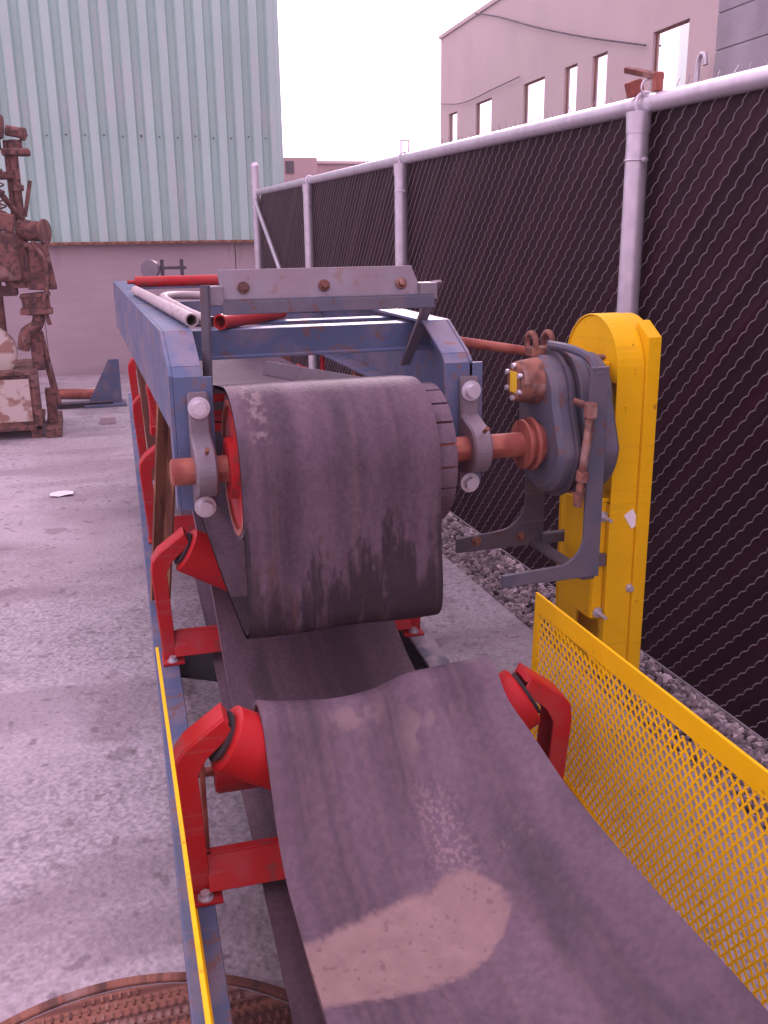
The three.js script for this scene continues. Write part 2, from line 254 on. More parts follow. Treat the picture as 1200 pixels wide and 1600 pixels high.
// ---------------------------------------------------------------- tan building beyond the fence
{
  const b = thing('tan_building', 'tan rendered building with a row of bright windows beyond the fence', 'building', [8.484, 0, -22.451]); b.rotation.y = -1.645;
  const W = [[.61, 1.24, 2.9], [2.53, 3.52, 2.9], [5.25, 6.25, 2.9], [7.09, 7.59, 2.9], [8.15, 8.66, 2.9], [10.04, 10.97, 3.0]];
  mesh('wall', poly([[-.05, -.1], [11.84, -.1], [11.84, 5.98], [-.05, 5.98]], .3, 0, W.map(w => [[w[0], w[2]], [w[1], w[2]], [w[1], 4.325], [w[0], 4.325]])).translate(0, 0, -.3), M.tan, b);
  mesh('wall', span(-.05, .25, -.1, 5.98, -9, -.301, .002), M.tan, b);
  mesh('parapet_cap', span(-.1, 11.84, 5.981, 6.06, -.36, .04), M.tan, b);
  for (const w of W) {
    const f = mesh('window', [span(w[0], w[0] + .03, w[2], 4.325, -.09, -.04), span(w[1] - .03, w[1], w[2], 4.325, -.09, -.04), span(w[0] + .03, w[1] - .03, 4.295, 4.325, -.09, -.04), span(w[0] + .03, w[1] - .03, w[2], w[2] + .03, -.09, -.04)], M.rustbrown, b);
    mesh('pane', raw(w[1] - w[0] - .06, 4.325 - w[2] - .06, .01, (w[0] + w[1]) / 2, (w[2] + 4.325) / 2, -.055), M.mirror, f);
  }
  const g = thing('block_building', 'grey block wall building at the top right beyond the fence', 'building', [8.484, 0, -22.451]); g.rotation.y = -1.645;
  mesh('wall', span(11.85, 20, -.1, 6.4, -6, .12, .01), M.block, g);
  for (let r = 0; r < 12; r++) mesh('block_course', span(11.84, 20.01, 1 + r * .4, 1.385 + r * .4, .1, .135, .008), M.block, g);
  const W3 = (q, y) => V(8.42 - .074 * q, y, -22.451 + .997 * q);
  tag(mesh('cable', tube([W3(2.6, 6.0), W3(3.8, 5.72), W3(6, 5.12), W3(8, 4.62), W3(9.95, 4.18)], .014, 30, 6), M.darkgrey), 'thin dark cable slanting down across the upper tan wall', 'cable');
  tag(mesh('cable', tube([W3(-.05, 4.62), W3(1.8, 4.42), W3(3.9, 4.44), W3(5.2, 4.46)], .010, 30, 6), M.darkgrey), 'thin cable along the far end of the tan wall above the small windows', 'cable');
  const hp = thing('hooked_pipe', 'white hooked vent pipe in front of the tan wall at upper right', 'pipe', [7.42, 0, -10.9]);
  mesh('pipe', tube([V(0, 0, 0), V(0, 3.4, 0), V(0, 3.72, .01), V(0, 3.8, .06), V(.0, 3.78, .13), V(0, 3.66, .15)], .03, 60, 10), M.zinc, hp);
  mesh('base_flange', cyl(V(0, -.07, 0), V(0, .02, 0), .09), M.zinc, hp);
}
{ // far roofs
  const f = thing('far_building', 'pinkish low flat roofed building far behind the fence end', 'building', [0, 0, -28]);
  mesh('wall', [span(5.3, 6.86, -.1, 3.82, -5, 0, .02)], M.farwall, f); mesh('window', span(5.94, 6.18, 3.38, 3.72, -.02, .02), M.darkgrey, f);
  const f2 = thing('far_shed', 'pale low shed far behind the fence between hall and tan building', 'building', [0, 0, -29]);
  mesh('wall', span(7.1, 10.0, -.1, 3.72, -5, 0, .02), M.farwall, f2); mesh('roof', span(7.05, 10.1, 3.722, 3.80, -5, .1), M.tan, f2);
  mesh('roof_frame', [span(9.75, 9.8, 3.8, 4.4, -.3, -.25), span(10.0, 10.05, 3.8, 4.4, -.3, -.25), span(9.75, 10.05, 4.4, 4.45, -.3, -.25)], M.zinc, f2);
}

// ---------------------------------------------------------------- fence
{
  const FX = 2.24, FH = 2.27, ZA = -.5, ZB = -12.1;
  const f = thing('chain_link_fence', 'chain link fence with dark maroon slats and galvanised posts and top rail', 'fence', [FX, 0, 0]);
  for (const z of [-.60, -3.58, -6.55, -9.34]) {
    const p = mesh('post', cyl(V(-.055, -.1, z), V(-.055, FH - .035, z), .044, .044, 24), M.zinc, f);
    mesh('cap_loop', [new THREE.TorusGeometry(.041, .008, 8, 24).rotateY(0).translate(-.03, FH, z), cyl(V(-.055, FH - .11, z), V(-.055, FH - .03, z), .047, .05)], M.zinc, p);
    for (const y of [.7, 1.45, 2.06]) mesh('tie_band', [new THREE.TorusGeometry(.046, .0035, 6, 24).rotateX(Math.PI / 2).translate(-.055, y, z), ...bolt(-.055, y, z + .06, .008, 'z', .012)], M.zinc, p);
  }
  const e = mesh('end_post', cyl(V(-.05, -.1, ZB), V(-.05, 2.56, ZB), .05, .05, 24), M.zinc, f); mesh('post_cap', new THREE.SphereGeometry(.055, 16, 8, 0, 7, 0, 1.6).translate(-.05, 2.56, ZB), M.zinc, e);
  mesh('brace_rail', cyl(V(-.075, 2.18, ZB + .04), V(-.075, .68, -9.42), .024), M.zinc, f);
  mesh('top_rail', cyl(V(-.02, FH, ZA), V(-.02, FH, ZB), .035, .035, 20), M.zinc, f);
  mesh('bottom_wire', cyl(V(-.012, .015, ZA), V(-.012, .015, ZB), .004), M.wire, f);
  // slats run up towards the camera at 45 degrees, one in each row of the mesh
  const pit = .088, y0 = .0, y1 = FH - .01, wires = [];
  const tops = [];
  for (let c = ZB - (y1 - y0); c < ZA; c += pit) {                    // line z = c + (y - y0)
    const cut = (o) => { let a = Math.max(y0, ZB - c - o + y0), b = Math.min(y1, ZA - c - o + y0); return [a, b]; };
    const o1 = -.003, o2 = pit + .004, A = cut(o1), B = cut(o2);
    if (A[1] - A[0] > .02 && B[1] - B[0] > .02) {
      const t = .0025, bulge = rr(-.001, .003), tw = rr(-.002, .002), yA = [A[0], A[1]], yB = [B[0], B[1]], mid = [(yA[0] + yB[0]) / 2, (yA[1] + yB[1]) / 2], P = [];
      const zz = (y, o) => c + o + (y - y0), om = (o1 + o2) / 2;
      const q = [[0, yA[0], o1], [.002 - bulge, mid[0], om], [.0045 + tw, yB[0], o2]], r = [[0, yA[1], o1], [.002 - bulge, mid[1], om], [.0045 - tw, yB[1], o2]];
      const pt = (a, d) => V(a[0] + d, a[1], zz(a[1], a[2])), pos = [], quad = (a, b, cc, d) => pos.push(...[a, b, cc, a, cc, d].flatMap(v => [v.x, v.y, v.z]));
      for (let k = 0; k < 2; k++) { quad(pt(q[k], 0), pt(r[k], 0), pt(r[k + 1], 0), pt(q[k + 1], 0)); quad(pt(q[k], t), pt(q[k + 1], t), pt(r[k + 1], t), pt(r[k], t)); }
      quad(pt(q[0], 0), pt(q[0], t), pt(r[0], t), pt(r[0], 0)); quad(pt(q[2], 0), pt(r[2], 0), pt(r[2], t), pt(q[2], t));
      const g = new THREE.BufferGeometry(); g.setAttribute('position', new THREE.Float32BufferAttribute(pos, 3)); g.computeVertexNormals(); mesh('slat', g, M.slats[Math.floor(rnd() * 4)], f);
    }
    const W0 = cut(0); if (W0[1] - W0[0] > .05) {
      const n = Math.ceil((W0[1] - W0[0]) / .0147), pts = []; // scalloped where the crossing wires hook round
      const near = c + 1 > -7; const st = near ? 1 : 3;
      for (let k = 0; k <= n; k += st) { const y = W0[0] + (W0[1] - W0[0]) * Math.min(1, k / n), ph = (y / (pit / 2)) * Math.PI * 2, w = .0055 * Math.abs(Math.sin(ph / 2)) - .003; pts.push(V(-.008 - .004 * Math.abs(Math.sin(ph / 2)), y + w, c + (y - y0) - w)); }
      if (pts.length > 3) wires.push(new THREE.TubeGeometry(new THREE.CatmullRomCurve3(pts), pts.length - 1, .0024, 4));
    }
  }
  const spikes = []; for (let z = ZA; z > ZB; z -= pit) spikes.push(cyl(V(-.02 + rr(-.01, .01), FH + .02, z), V(-.02 + rr(-.02, .02), FH + rr(.055, .075), z + rr(-.02, .02)), .0022, .0015, 5));
  mesh('chain_link_wire', wires, M.wire, f).userData.kind = 'stuff';
  mesh('wire_tips', spikes, M.wire, f).userData.kind = 'stuff';
  const k = thing('rusty_clamp', 'small rusty pipe clamp sitting on the fence rail above the tallest post', 'clamp', [2.2, FH + .035, -3.55]);
  mesh('arm', bar(V(.02, .05, .06), V(-.03, .10, -.12), .028, .022), M.rust, k); mesh('jaw', [box(.06, .06, .05, 0, .03, -.10, .008, 0, 0, .3), box(.035, .07, .03, .01, .035, .05, .006)], M.rustred, k);
  mesh('wire_loop', new THREE.TorusGeometry(.03, .004, 6, 20).translate(0, .02, 0), M.zinc, k);
}

// ---------------------------------------------------------------- lower conveyor
const B = thing('lower_belt_conveyor', 'long troughed belt conveyor in the foreground with red idlers and blue side beams', 'conveyor', [.6, .29, -2]);
B.rotation.order = 'YXZ'; B.rotation.set(.06, -.038, 0);
{
  const Z0 = -5.6, Z1 = 1.9;
  for (const s of [-1, 1]) mesh('side_beam', s < 0 ? [span(-.5, -.42, -.012, 0, Z0, Z1), span(-.5, -.488, -.15, -.0125, Z0, Z1), span(-.488, -.42, -.15, -.138, Z0, Z1)] : [span(.42, .5, -.012, 0, Z0, Z1), span(.488, .5, -.15, -.0125, Z0, Z1), span(.42, .488, -.15, -.138, Z0, Z1)], s < 0 ? M.blue : M.dustyblue, B);
  // belt
  const K = [[-5.4, .30, .26, .34], [-2.4, .27, .22, .32], [-1.6, .23, .18, .29], [-1.2, .225, .17, .28], [-.9, .12, .10, .21], [-.65, .09, .08, .15], [-.4, .17, .13, .18], [-.2, .31, .27, .32], [-.09, .43, .41, .465], [0, .462, .436, .499], [.1, .345, .375, .478], [.2, .265, .32, .462], [.3, .232, .285, .45], [.4, .235, .262, .443], [.55, .252, .25, .45], [.72, .28, .268, .465], [1.06, .295, .30, .508], [1.7, .31, .32, .545]];
  const CR = [[-.29, .462], [-.22, .445], [-.098, .434], [-.005, .451], [.073, .488], [.169, .498], [.285, .500]];
  const surf = (t, z) => { // t -0.5..0.5
    const [l, c, r] = lin(K, z), w = Math.exp(-Math.pow(z / .13, 2)), x = t * .57;
    const a = t < 0 ? mix(c, l, Math.pow(-2 * t, 1.8)) : mix(c, r, mix(Math.pow(2 * t, 1.5), ss(-.05, 1.2, 2 * t), .4));
    const b = lin(CR, x)[0] - mix(.436, .436, 0) + c - .0; return mix(a, b + (l - .462) * (t < 0 ? -2 * t : 0) * .0, w * .9);
  };
  const bz = v => mix(-5.4, 1.85, v);
  const N = 400;
  const tex = cmap(512, 2048, 1, 1, (u, y) => {
    let c = beltTone(u, y, 401, 7.25); const z = mix(-5.4, 1.85, y), x = (u - .5) * .57;
    const wob = .03 * (fbm(u, y, 8, 90, 421, 3) - .5) + .022 * (fbm(u, y, 60, 720, 423, 3) - .5);
    // dried mud left in the low spot
    const PZ = [[-.29, .50, .69], [-.17, .455, .69], [-.05, .43, .685], [.03, .40, .655], [.075, .42, .62], [.115, .50, .57]];
    const e = lin(PZ, Math.min(.115, x)); const inside = ss(0, .03, z - e[0] - wob * .9) * ss(0, .018, e[1] - z - wob * .7) * ss(0, .03, .122 - x + wob);
    const mud = mix3([.19, .125, .115], [.265, .185, .165], fbm(u, y, 20, 250, 431, 4)); c = mix3(c, mud, .92 * inside); c = mix3(c, [.11, .075, .07], .6 * inside * ss(.70, .80, fbm(u, y, 44, 520, 427, 3)));
    const trail = ss(.075, .0, Math.abs(x - .045 - .02 * fbm(u, y, 3, 40, 433, 2))) * ss(.12, .3, z) * ss(.50, .40, z) * ss(.50, .66, fbm(u, y, 90, 1040, 437, 2)); c = mix3(c, [.23, .165, .16], .6 * trail); c = mix3(c, [.20, .14, .14], .45 * ss(.62, .78, fbm(u, y, 70, 820, 451, 3)) * ss(.2, .02, Math.abs(z - .5)) * ss(.45, .6, fbm(u, y, 5, 50, 453, 3)));
    const patch = ss(.09, .02, Math.hypot(x + .07, (z - .03) * 1.6)) * ss(.42, .62, fbm(u, y, 14, 160, 439, 3)) + ss(.10, .02, Math.hypot(x - .09, (z - .1) * 1.1)) * ss(.45, .65, fbm(u, y, 14, 160, 443, 3)); c = mix3(c, [.20, .14, .135], .6 * cl(patch));
    const rim = ss(.02, .0, Math.abs(z - e[0])) * ss(-.05, .05, x) * ss(.14, .1, x); c = mix3(c, [.10, .075, .075], .5 * rim * ss(.5, .7, fbm(u, y, 40, 400, 447, 2)));
    return c;
  });
  const bb = beltBump.clone(); bb.repeat.set(2.3, 29);
  const bm = new THREE.MeshPhysicalMaterial({ map: tex, bumpMap: bb, bumpScale: .0012, roughness: .66, specularIntensity: .7 });
  mesh('belt', sheet(36, N, (u, v) => V((.5 - u) * -.57, surf(u - .5, bz(v)), bz(v)), .011, (u, v) => [u, v]), bm, B, true);
  const rb = sheet(6, 60, (u, v) => V((u - .5) * .58, .105 + .012 * Math.sin(v * 20), bz(v)), .011, (u, v) => [u, v]);
  // the returning strand hangs low under the top one
  mesh('return_belt', sheet(6, 80, (u, v) => V((u - .5) * .60, -.02 + .01 * Math.sin(v * 26), bz(v)), .011, (u, v) => [u, v]), bm, B, true);
  // troughing idlers
  function idler(z, parent, y = 0, x = 0) {
    const g = new THREE.Group(); g.name = 'troughing_idler'; g.position.set(x, y, z); parent.add(g);
    mesh('cross_member', [box(.86, .008, .085, 0, .058, .032, .002, .95), box(.86, .008, .085, 0, .058, -.032, .002, -.95), span(-.42, .42, .088, .098, -.012, .012)], M.red, g);
    for (const s of [-1, 1]) {
      // pressed channel bracket: web plus two flanges following the bent line
      const out = [[.452, .0], [.470, .0], [.489, .33], [.484, .375], [.462, .405], [.372, .472], [.360, .455], [.445, .392], [.462, .365], [.466, .33]];
      const fl = [[.425, .0], [.468, .0], [.487, .33], [.482, .375], [.460, .405], [.371, .471], [.352, .432], [.415, .375], [.437, .335], [.434, .27]];
      const mir = p => s < 0 ? p.map(a => [-a[0], a[1]]).reverse() : p;
      mesh('bracket', [poly(mir(out), .066, .003).translate(0, 0, -.036), poly(mir(fl), .007, .002).translate(0, 0, .031), poly(mir(fl), .007, .002).translate(0, 0, -.043)], M.red, g);
      mesh('foot', [span(s < 0 ? -.475 : .40, s < 0 ? -.40 : .475, .001, .010, -.02, .075, .002)], M.red, g);
      mesh('foot_bolt', bolt(s * .44, .012, .055, .013, 'y', .014), M.zinc, g);
      const a = V(s * .375, .405, 0), b = V(s * .175, .287, 0), d = b.clone().sub(a).normalize(), L = a.distanceTo(b);
      mesh('wing_roll', lathe([[0, 0], [.052, 0], [.054, .006], [.070, .006], [.078, .012], [.078, L - .01], [.070, L - .002], [0, L - .002]], a, b, 36), M.red, g);
      mesh('roll_end_cap', [cyl(a.clone().addScaledVector(d, -.004), a.clone().addScaledVector(d, .004), .060, .056, 28), cyl(a.clone().addScaledVector(d, -.03), a.clone().addScaledVector(d, .0), .013)], M.rubber, g);
      mesh('shaft_nut', cyl(a.clone().addScaledVector(d, -.045), a.clone().addScaledVector(d, -.028), .018, .016, 6), M.zinc, g);
      mesh('inner_stand', [span(s < 0 ? -.19 : .17, s < 0 ? -.17 : .19, .08, .29, -.02, .02)], M.red, g);
    }
    mesh('centre_roll', lathe([[0, 0], [.07, 0], [.072, .008], [.072, .312], [.07, .32], [0, .32]], V(-.16, .245, 0), V(.16, .245, 0), 36), M.red, g);
    return g;
  }
  globalThis.__idler = idler;
  for (const z of [0, -1.2, -2.4, -3.6, -4.8]) idler(z, B);
  { // return roll below the first idler
    const g = new THREE.Group(); g.name = 'return_idler'; g.position.set(0, .225, -.135); B.add(g);
    mesh('roll', lathe([[0, 0], [.05, 0], [.056, .008], [.056, .772], [.05, .78], [0, .78]], V(-.39, 0, 0), V(.39, 0, 0), 32), M.red, g);
    for (const s of [-1, 1]) mesh('hanger', [span(s < 0 ? -.425 : .413, s < 0 ? -.413 : .425, -.24, .045, -.025, .025), cyl(V(s * .38, 0, 0), V(s * .44, 0, 0), .012)], M.rustred, g);
  }
  mesh('black_plate', poly([[-.419, 1.22], [.419, .78], [.419, 1.42], [-.419, 1.42]], .006, .001).rotateX(-Math.PI / 2).translate(0, -.1, 0), M.black, B);  // flat black trapezoid between the side beams, wider on the right
  for (const z of [1.5, -1.7, -4.6]) for (const s of [-1, 1]) mesh('support_leg', span(s < 0 ? -.485 : .425, s < 0 ? -.425 : .485, -.30 + .06 * z, -.151, z - .03, z + .03), M.blue, B);
  // guards of expanded metal
  function guard(sx, z0, z1, yTop, yBot, tilt) {
    const g = new THREE.Group(); g.name = 'mesh_guard'; g.position.set(sx, 0, 0); B.add(g);
    const top = z => yTop + tilt * z, T = .004;
    const P = (z, y) => [z, y];
    const band = (a, b) => polyX([a[0], a[1], b[1], b[0]], -T, T, .001);
    mesh('top_border', polyX([P(z0, top(z0)), P(z1, top(z1)), P(z1, top(z1) - .055), P(z0, top(z0) - .055)], -T, T, .001), M.yellow, g);
    mesh('end_border', polyX([P(z0, top(z0) - .0555), P(z0 + .028, top(z0 + .028) - .0555), P(z0 + .028, yBot), P(z0, yBot)], -T, T, .001), M.yellow, g);
    mesh('bottom_border', [polyX([P(z0 + .029, yBot + .035), P(z1, yBot + .035), P(z1, yBot), P(z0 + .029, yBot)], -T, T, .001), polyX([P(z0, yBot - .005), P(z1, yBot - .005), P(z1, yBot), P(z0, yBot)], sx > 0 ? -.08 : -.002, sx > 0 ? .002 : .012, .0005)], M.yellow, g);
    const dz = .025, dy = .041, pos = []; const strands = [];
    for (let z = z0 + .022; z < z1 - .01; z += dz) for (let j = 0; ; j++) {
      const y = yBot + .03 + j * dy; if (y + dy > top(z) - .03) break;
      const c = [z + dz / 2, y + dy / 2];
      for (const [p, q] of [[[z, c[1]], [c[0], y + dy - .004]], [[c[0], y + dy + .004], [z + dz, c[1]]], [[z, c[1]], [c[0], y + .004]], [[c[0], y - .004], [z + dz, c[1]]]]) {
        const up = (q[1] - p[1]) * (1) > 0; strands.push(bar2(V(-.0022, p[1], p[0]), V(.0022, q[1], q[0]), .0046, .0024));
      }
    }
    mesh('expanded_metal', strands, M.yellow, g);
    return g;
  }
  function bar2(p, q, w, d) { return align(new THREE.BoxGeometry(d, p.distanceTo(q), w), p, q); }
  guard(.555, -.355, 1.9, .535, .02, .087);
  { const lg = guard(-.479, -.36, 1.9, .49, .0, .06); lg.rotation.z = .044; lg.rotation.y = .0126; lg.position.set(-.474, 0, 0); }
}

// ---------------------------------------------------------------- upper conveyor with head drum
const A = thing('head_drum_conveyor', 'blue framed conveyor head with large belt wrapped drum above the lower belt', 'conveyor', [0, 0, 0]);
{
  const yT = 1.535, yB = 1.272, zF = -2.65, zE = -6.06;
  for (const s of [-1, 1]) {
    const xo = s < 0 ? .218 : 1.105, xi = s < 0 ? .310 : 1.018, wx = s < 0 ? [.218, .228] : [1.095, 1.105], fx = s < 0 ? [.2285, .310] : [1.018, 1.0945];
    const sb = mesh('side_beam', [polyX([[zE, yT], [-2.84, yT], [-2.68, 1.455], [zF, 1.43], [zF, 1.05], [-2.70, 1.05], [-2.72, yB], [zE, yB]], ...wx, .001),
      span(...fx, yT - .01, yT - .0005, zE, -2.845, .002), span(...fx, yB, yB + .01, zE, -2.74, .002)], M.blue, A);
    // bent front flange
    mesh('front_plate', [bar3(fx, [-2.843, yT - .0005], [-2.678, 1.452]), bar3(fx, [-2.678, 1.451], [zF, 1.425]), span(s < 0 ? .2285 : 1.018, s < 0 ? .335 : 1.138, 1.05, 1.424, zF - .012, zF, .002)], M.blue, sb);
  }
  function bar3(fx, a, b) { const d = Math.hypot(b[0] - a[0], b[1] - a[1]), n = [(a[1] - b[1]) / d * .01, (b[0] - a[0]) / d * .01]; return polyX([a, b, [b[0] - Math.abs(n[0]), b[1] - Math.abs(n[1])], [a[0] - Math.abs(n[0]), a[1] - Math.abs(n[1])]], fx[0], fx[1], .001); }
  mesh('cross_channel', [span(.2285, 1.0945, 1.43, 1.516, -3.0, -2.992, .002), span(.2285, 1.0945, 1.508, 1.5165, -3.062, -3.0005, .002), span(.2285, 1.0945, 1.43, 1.439, -2.9915, -2.955, .002)], M.blue, A);
  mesh('cross_channel', [span(.2285, 1.0945, 1.486, 1.534, -6.05, -6.0, .003)], M.blue, A);
  mesh('cross_channel', [span(.2285, 1.0945, 1.44, 1.51, -4.5, -4.44, .003)], M.blue, A);
  mesh('cross_flat', span(.2285, 1.0945, 1.508, 1.5165, -3.27, -3.21, .002), M.blue, A);
  mesh('diagonal_brace', bar(V(.72, 1.262, -3.95), V(1.09, 1.262, -3.05), .012, .06), M.steel, A);
  for (const s of [-1, 1]) for (const z of [-3.7, -5.3]) { // rusty legs down to the lower frame
    const x = s < 0 ? .19 : 1.06, top = 1.271, bot = .30 + .06 * (-z - 2) + .002, dx = .038 * (-z - 2);
    mesh('leg', s < 0 && z < -5 ? [bar4(V(.29, top, z), V(.33, bot, z), .05, .05)] : s < 0 ? [bar4(V(.27, top, z + .22), V(.195, bot, z), .062, .010), bar4(V(.302, top, z + .22), V(.227, bot, z), .010, .055)] : [bar4(V(1.06, top, z), V(1.06 + dx * .6, bot, z), .06, .05)], M.rustbrown, A);
  }
  function bar4(p, q, w, d) { const g = new THREE.BoxGeometry(w, p.distanceTo(q), d); return align(g, p, q); }
  // drum
  const cy = 1.18, cz = -2.58, R = .201;
  const dr = new THREE.Group(); dr.name = 'head_drum'; A.add(dr);
  mesh('shell', lathe([[R - .03, 0], [R - .013, 0], [R - .013, .59], [R - .03, .59], [R - .03, 0]], V(.366, cy, cz), V(.956, cy, cz), 56), M.rustred, dr);
  mesh('end_disc', [cyl(V(.374, cy, cz), V(.386, cy, cz), R - .029, R - .029, 56), cyl(V(.352, cy, cz), V(.39, cy, cz), .085, .085, 32)], M.red, dr);
  mesh('end_disc', cyl(V(.936, cy, cz), V(.948, cy, cz), R - .029, R - .029, 56), M.red, dr);
  const nP = 20; for (let k = 0; k < nP; k++) { // lagging pads with open grooves between
    const a0 = k / nP * 2 * Math.PI + .018, a1 = (k + 1) / nP * 2 * Math.PI - .018, o = [], n = 5;
    for (let i = 0; i <= n; i++) { const a = mix(a0, a1, i / n); o.push([cz + R * Math.cos(a), cy + R * Math.sin(a)]); }
    for (let i = n; i >= 0; i--) { const a = mix(a0, a1, i / n); o.push([cz + (R - .012) * Math.cos(a), cy + (R - .012) * Math.sin(a)]); }
    mesh('lagging_pad', polyX(o, .368, .954, .001), globalThis.__lag || (globalThis.__lag = std({ map: cmap(256, 256, .4, .4, (u, v) => beltTone(u, v, 451, 1)), roughness: .75, bumpMap: beltBump, bumpScale: .001 })), dr);
  }
  mesh('shaft', [cyl(V(.205, cy, cz), V(1.30, cy, cz), .037, .037, 32), cyl(V(.20, cy, cz), V(.205, cy, cz), .030, .037, 32)], M.rustred, A);
  for (const s of [-1, 1]) { // pillow block caps, bowed over the shaft
    const x0 = s < 0 ? .262 : 1.060, x1 = x0 + .058, o = [], n = 14;
    const zb = zF + .001, ro = .074, ri = .040;
    o.push([zb, cy - .135], [zb + .022, cy - .135], [zb + .026, cy - .085]);
    for (let i = 0; i <= n; i++) { const a = -1.1 + 2.2 * i / n; o.push([cz + ro * Math.cos(a) * .95, cy + ro * Math.sin(a)]); }
    o.push([zb + .026, cy + .095], [zb + .022, cy + .205], [zb, cy + .205]);
    const hole = []; for (let i = 0; i < 24; i++) { const a = i / 24 * 2 * Math.PI; hole.push([cz + ri * Math.cos(a), cy + ri * Math.sin(a)]); }
    const pb = mesh('pillow_block', polyX(o, x0, x1, .006, [hole]), M.steel, A);
    for (const y of [cy + .165, cy - .115]) mesh('bolt', bolt((x0 + x1) / 2, y, zb + .03, .021, 'z', .022), M.zinc, pb);
    mesh('grease_nipple', cyl(V(x0 + .03, cy + .06, cz + .06), V(x0 + .03, cy + .075, cz + .085), .006), M.rust, pb);
  }
  // belt: from the far side over the drum, hanging loose in front and back underneath
  const Rb = R + .011, path = [];
  path.push([-5.7, 1.155], [-4.9, 1.15], [-4.2, 1.165], [-3.6, 1.225], [-3.1, 1.31], [-2.82, 1.364]);
  for (let a = 100; a >= 0; a -= 10) { const t = a * Math.PI / 180; path.push([cz + Rb * Math.cos(t), cy + Rb * Math.sin(t)]); }
  path.push([-2.364, 1.05], [-2.358, .95], [-2.352, .85], [-2.362, .785], [-2.41, .752], [-2.55, .748], [-2.9, .775], [-3.4, .83], [-4.2, .90], [-5.0, .95], [-5.7, .97]);
  const cv = new THREE.CatmullRomCurve3(path.map(p => V(0, p[1], p[0])), false, 'centripetal'); cv.arcLengthDivisions = 2000; const LEN = cv.getLength(), NB = 240, PT = cv.getSpacedPoints(2000);
  const at = v => { const f = v * 2000, i = Math.min(1999, Math.floor(f)); return PT[i].clone().lerp(PT[i + 1], f - i); };
  const xl = .356, wd = .54;
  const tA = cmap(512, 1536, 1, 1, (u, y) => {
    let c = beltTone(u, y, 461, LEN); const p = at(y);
    const low = p.z > -2.62 && p.y < 1.1; // caked mud on the hanging part, plus painted-in shade that deepens downwards
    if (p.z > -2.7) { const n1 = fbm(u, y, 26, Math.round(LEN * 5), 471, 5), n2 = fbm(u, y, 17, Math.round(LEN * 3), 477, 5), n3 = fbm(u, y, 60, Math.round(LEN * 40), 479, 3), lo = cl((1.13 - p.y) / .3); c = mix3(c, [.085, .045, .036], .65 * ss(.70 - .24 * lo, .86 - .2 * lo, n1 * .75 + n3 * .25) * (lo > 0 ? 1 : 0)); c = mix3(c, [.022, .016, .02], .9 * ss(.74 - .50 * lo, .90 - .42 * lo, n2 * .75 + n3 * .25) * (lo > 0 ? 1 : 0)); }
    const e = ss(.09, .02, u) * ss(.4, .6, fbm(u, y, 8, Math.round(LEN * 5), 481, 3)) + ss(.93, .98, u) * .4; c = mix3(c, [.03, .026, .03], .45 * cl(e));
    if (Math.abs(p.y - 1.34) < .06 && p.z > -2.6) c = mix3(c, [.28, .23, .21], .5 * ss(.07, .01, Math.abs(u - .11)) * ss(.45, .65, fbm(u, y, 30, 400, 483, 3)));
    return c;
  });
  const bb = beltBump.clone(); bb.repeat.set(2.2, LEN * 4);
  const wing = (u, p) => { const k = ss(-3.4, -4.2, p.z) * (p.y > 1.0 ? 1 : 0), q = Math.abs(u - .5) * 2; return .05 * k * Math.pow(q, 3); };
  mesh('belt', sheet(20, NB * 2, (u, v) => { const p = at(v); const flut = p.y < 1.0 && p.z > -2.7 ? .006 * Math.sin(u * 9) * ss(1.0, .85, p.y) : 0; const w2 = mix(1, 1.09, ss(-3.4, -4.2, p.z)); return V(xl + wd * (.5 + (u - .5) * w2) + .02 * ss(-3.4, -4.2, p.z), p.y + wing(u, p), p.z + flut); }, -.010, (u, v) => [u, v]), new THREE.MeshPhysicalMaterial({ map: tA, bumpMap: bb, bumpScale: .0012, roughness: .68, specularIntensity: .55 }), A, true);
  const id = globalThis.__idler(-4.32, A, .985, .648); id.scale.set(.80, .5, 1);
  mesh('idler_support', [span(.26, 1.06, .945, .984, -4.36, -4.28), span(.262, .272, .945, 1.271, -4.345, -4.295), span(1.05, 1.06, .945, 1.271, -4.345, -4.295)], M.red, A);
  mesh('tail_drum', cyl(V(.36, 1.055, -5.7), V(.93, 1.055, -5.7), .092, .092, 32), M.red, A);
  // scraper carried on a bent bar over the drum
  const sc = new THREE.Group(); sc.name = 'belt_scraper'; A.add(sc);
  mesh('blade_plate', poly([[.395, -.052], [.995, -.052], [.965, .052], [.385, .052]], .010, .002).rotateX(-.35).translate(0, 1.650, -2.79), M.steel, sc);
  mesh('clamp_angle', [box(.63, .036, .010, .703, 1.598, -2.745, .002, -.1), box(.63, .008, .05, .703, 1.618, -2.772, .002)], M.greyblue, sc);
  for (const x of [.455, .69, .925]) mesh('bolt', [new THREE.CylinderGeometry(.017, .017, .006, 16).rotateX(Math.PI / 2 - .35).translate(x, 1.652, -2.776), hex(0, 0, 0, .012, .02).rotateX(-.35).translate(x, 1.654, -2.770)], M.rust, sc);
  mesh('arm', [bar(V(.343, 1.663, -2.745), V(.326, 1.23, -2.715), .034, .010), ], M.darkgrey, sc); mesh('arm_clamp', box(.05, .055, .045, .37, 1.632, -2.765, .004), M.steel, sc);
  mesh('arm', [bar(V(1.035, 1.655, -2.77), V(1.012, 1.38, -3.0), .036, .010), box(.055, .05, .045, 1.005, 1.628, -2.775, .004)], M.steel, sc);
  mesh('pivot_block', box(.06, .05, .05, .345, 1.212, -2.72, .005), M.darkgrey, sc);
  const jb = new THREE.Group(); jb.name = 'take_up_bolts'; A.add(jb);
  for (const x of [.507, .622]) mesh('threaded_rod', cyl(V(x, 1.53, -6.02), V(x, 1.655, -6.02), .011), M.darkgrey, jb);
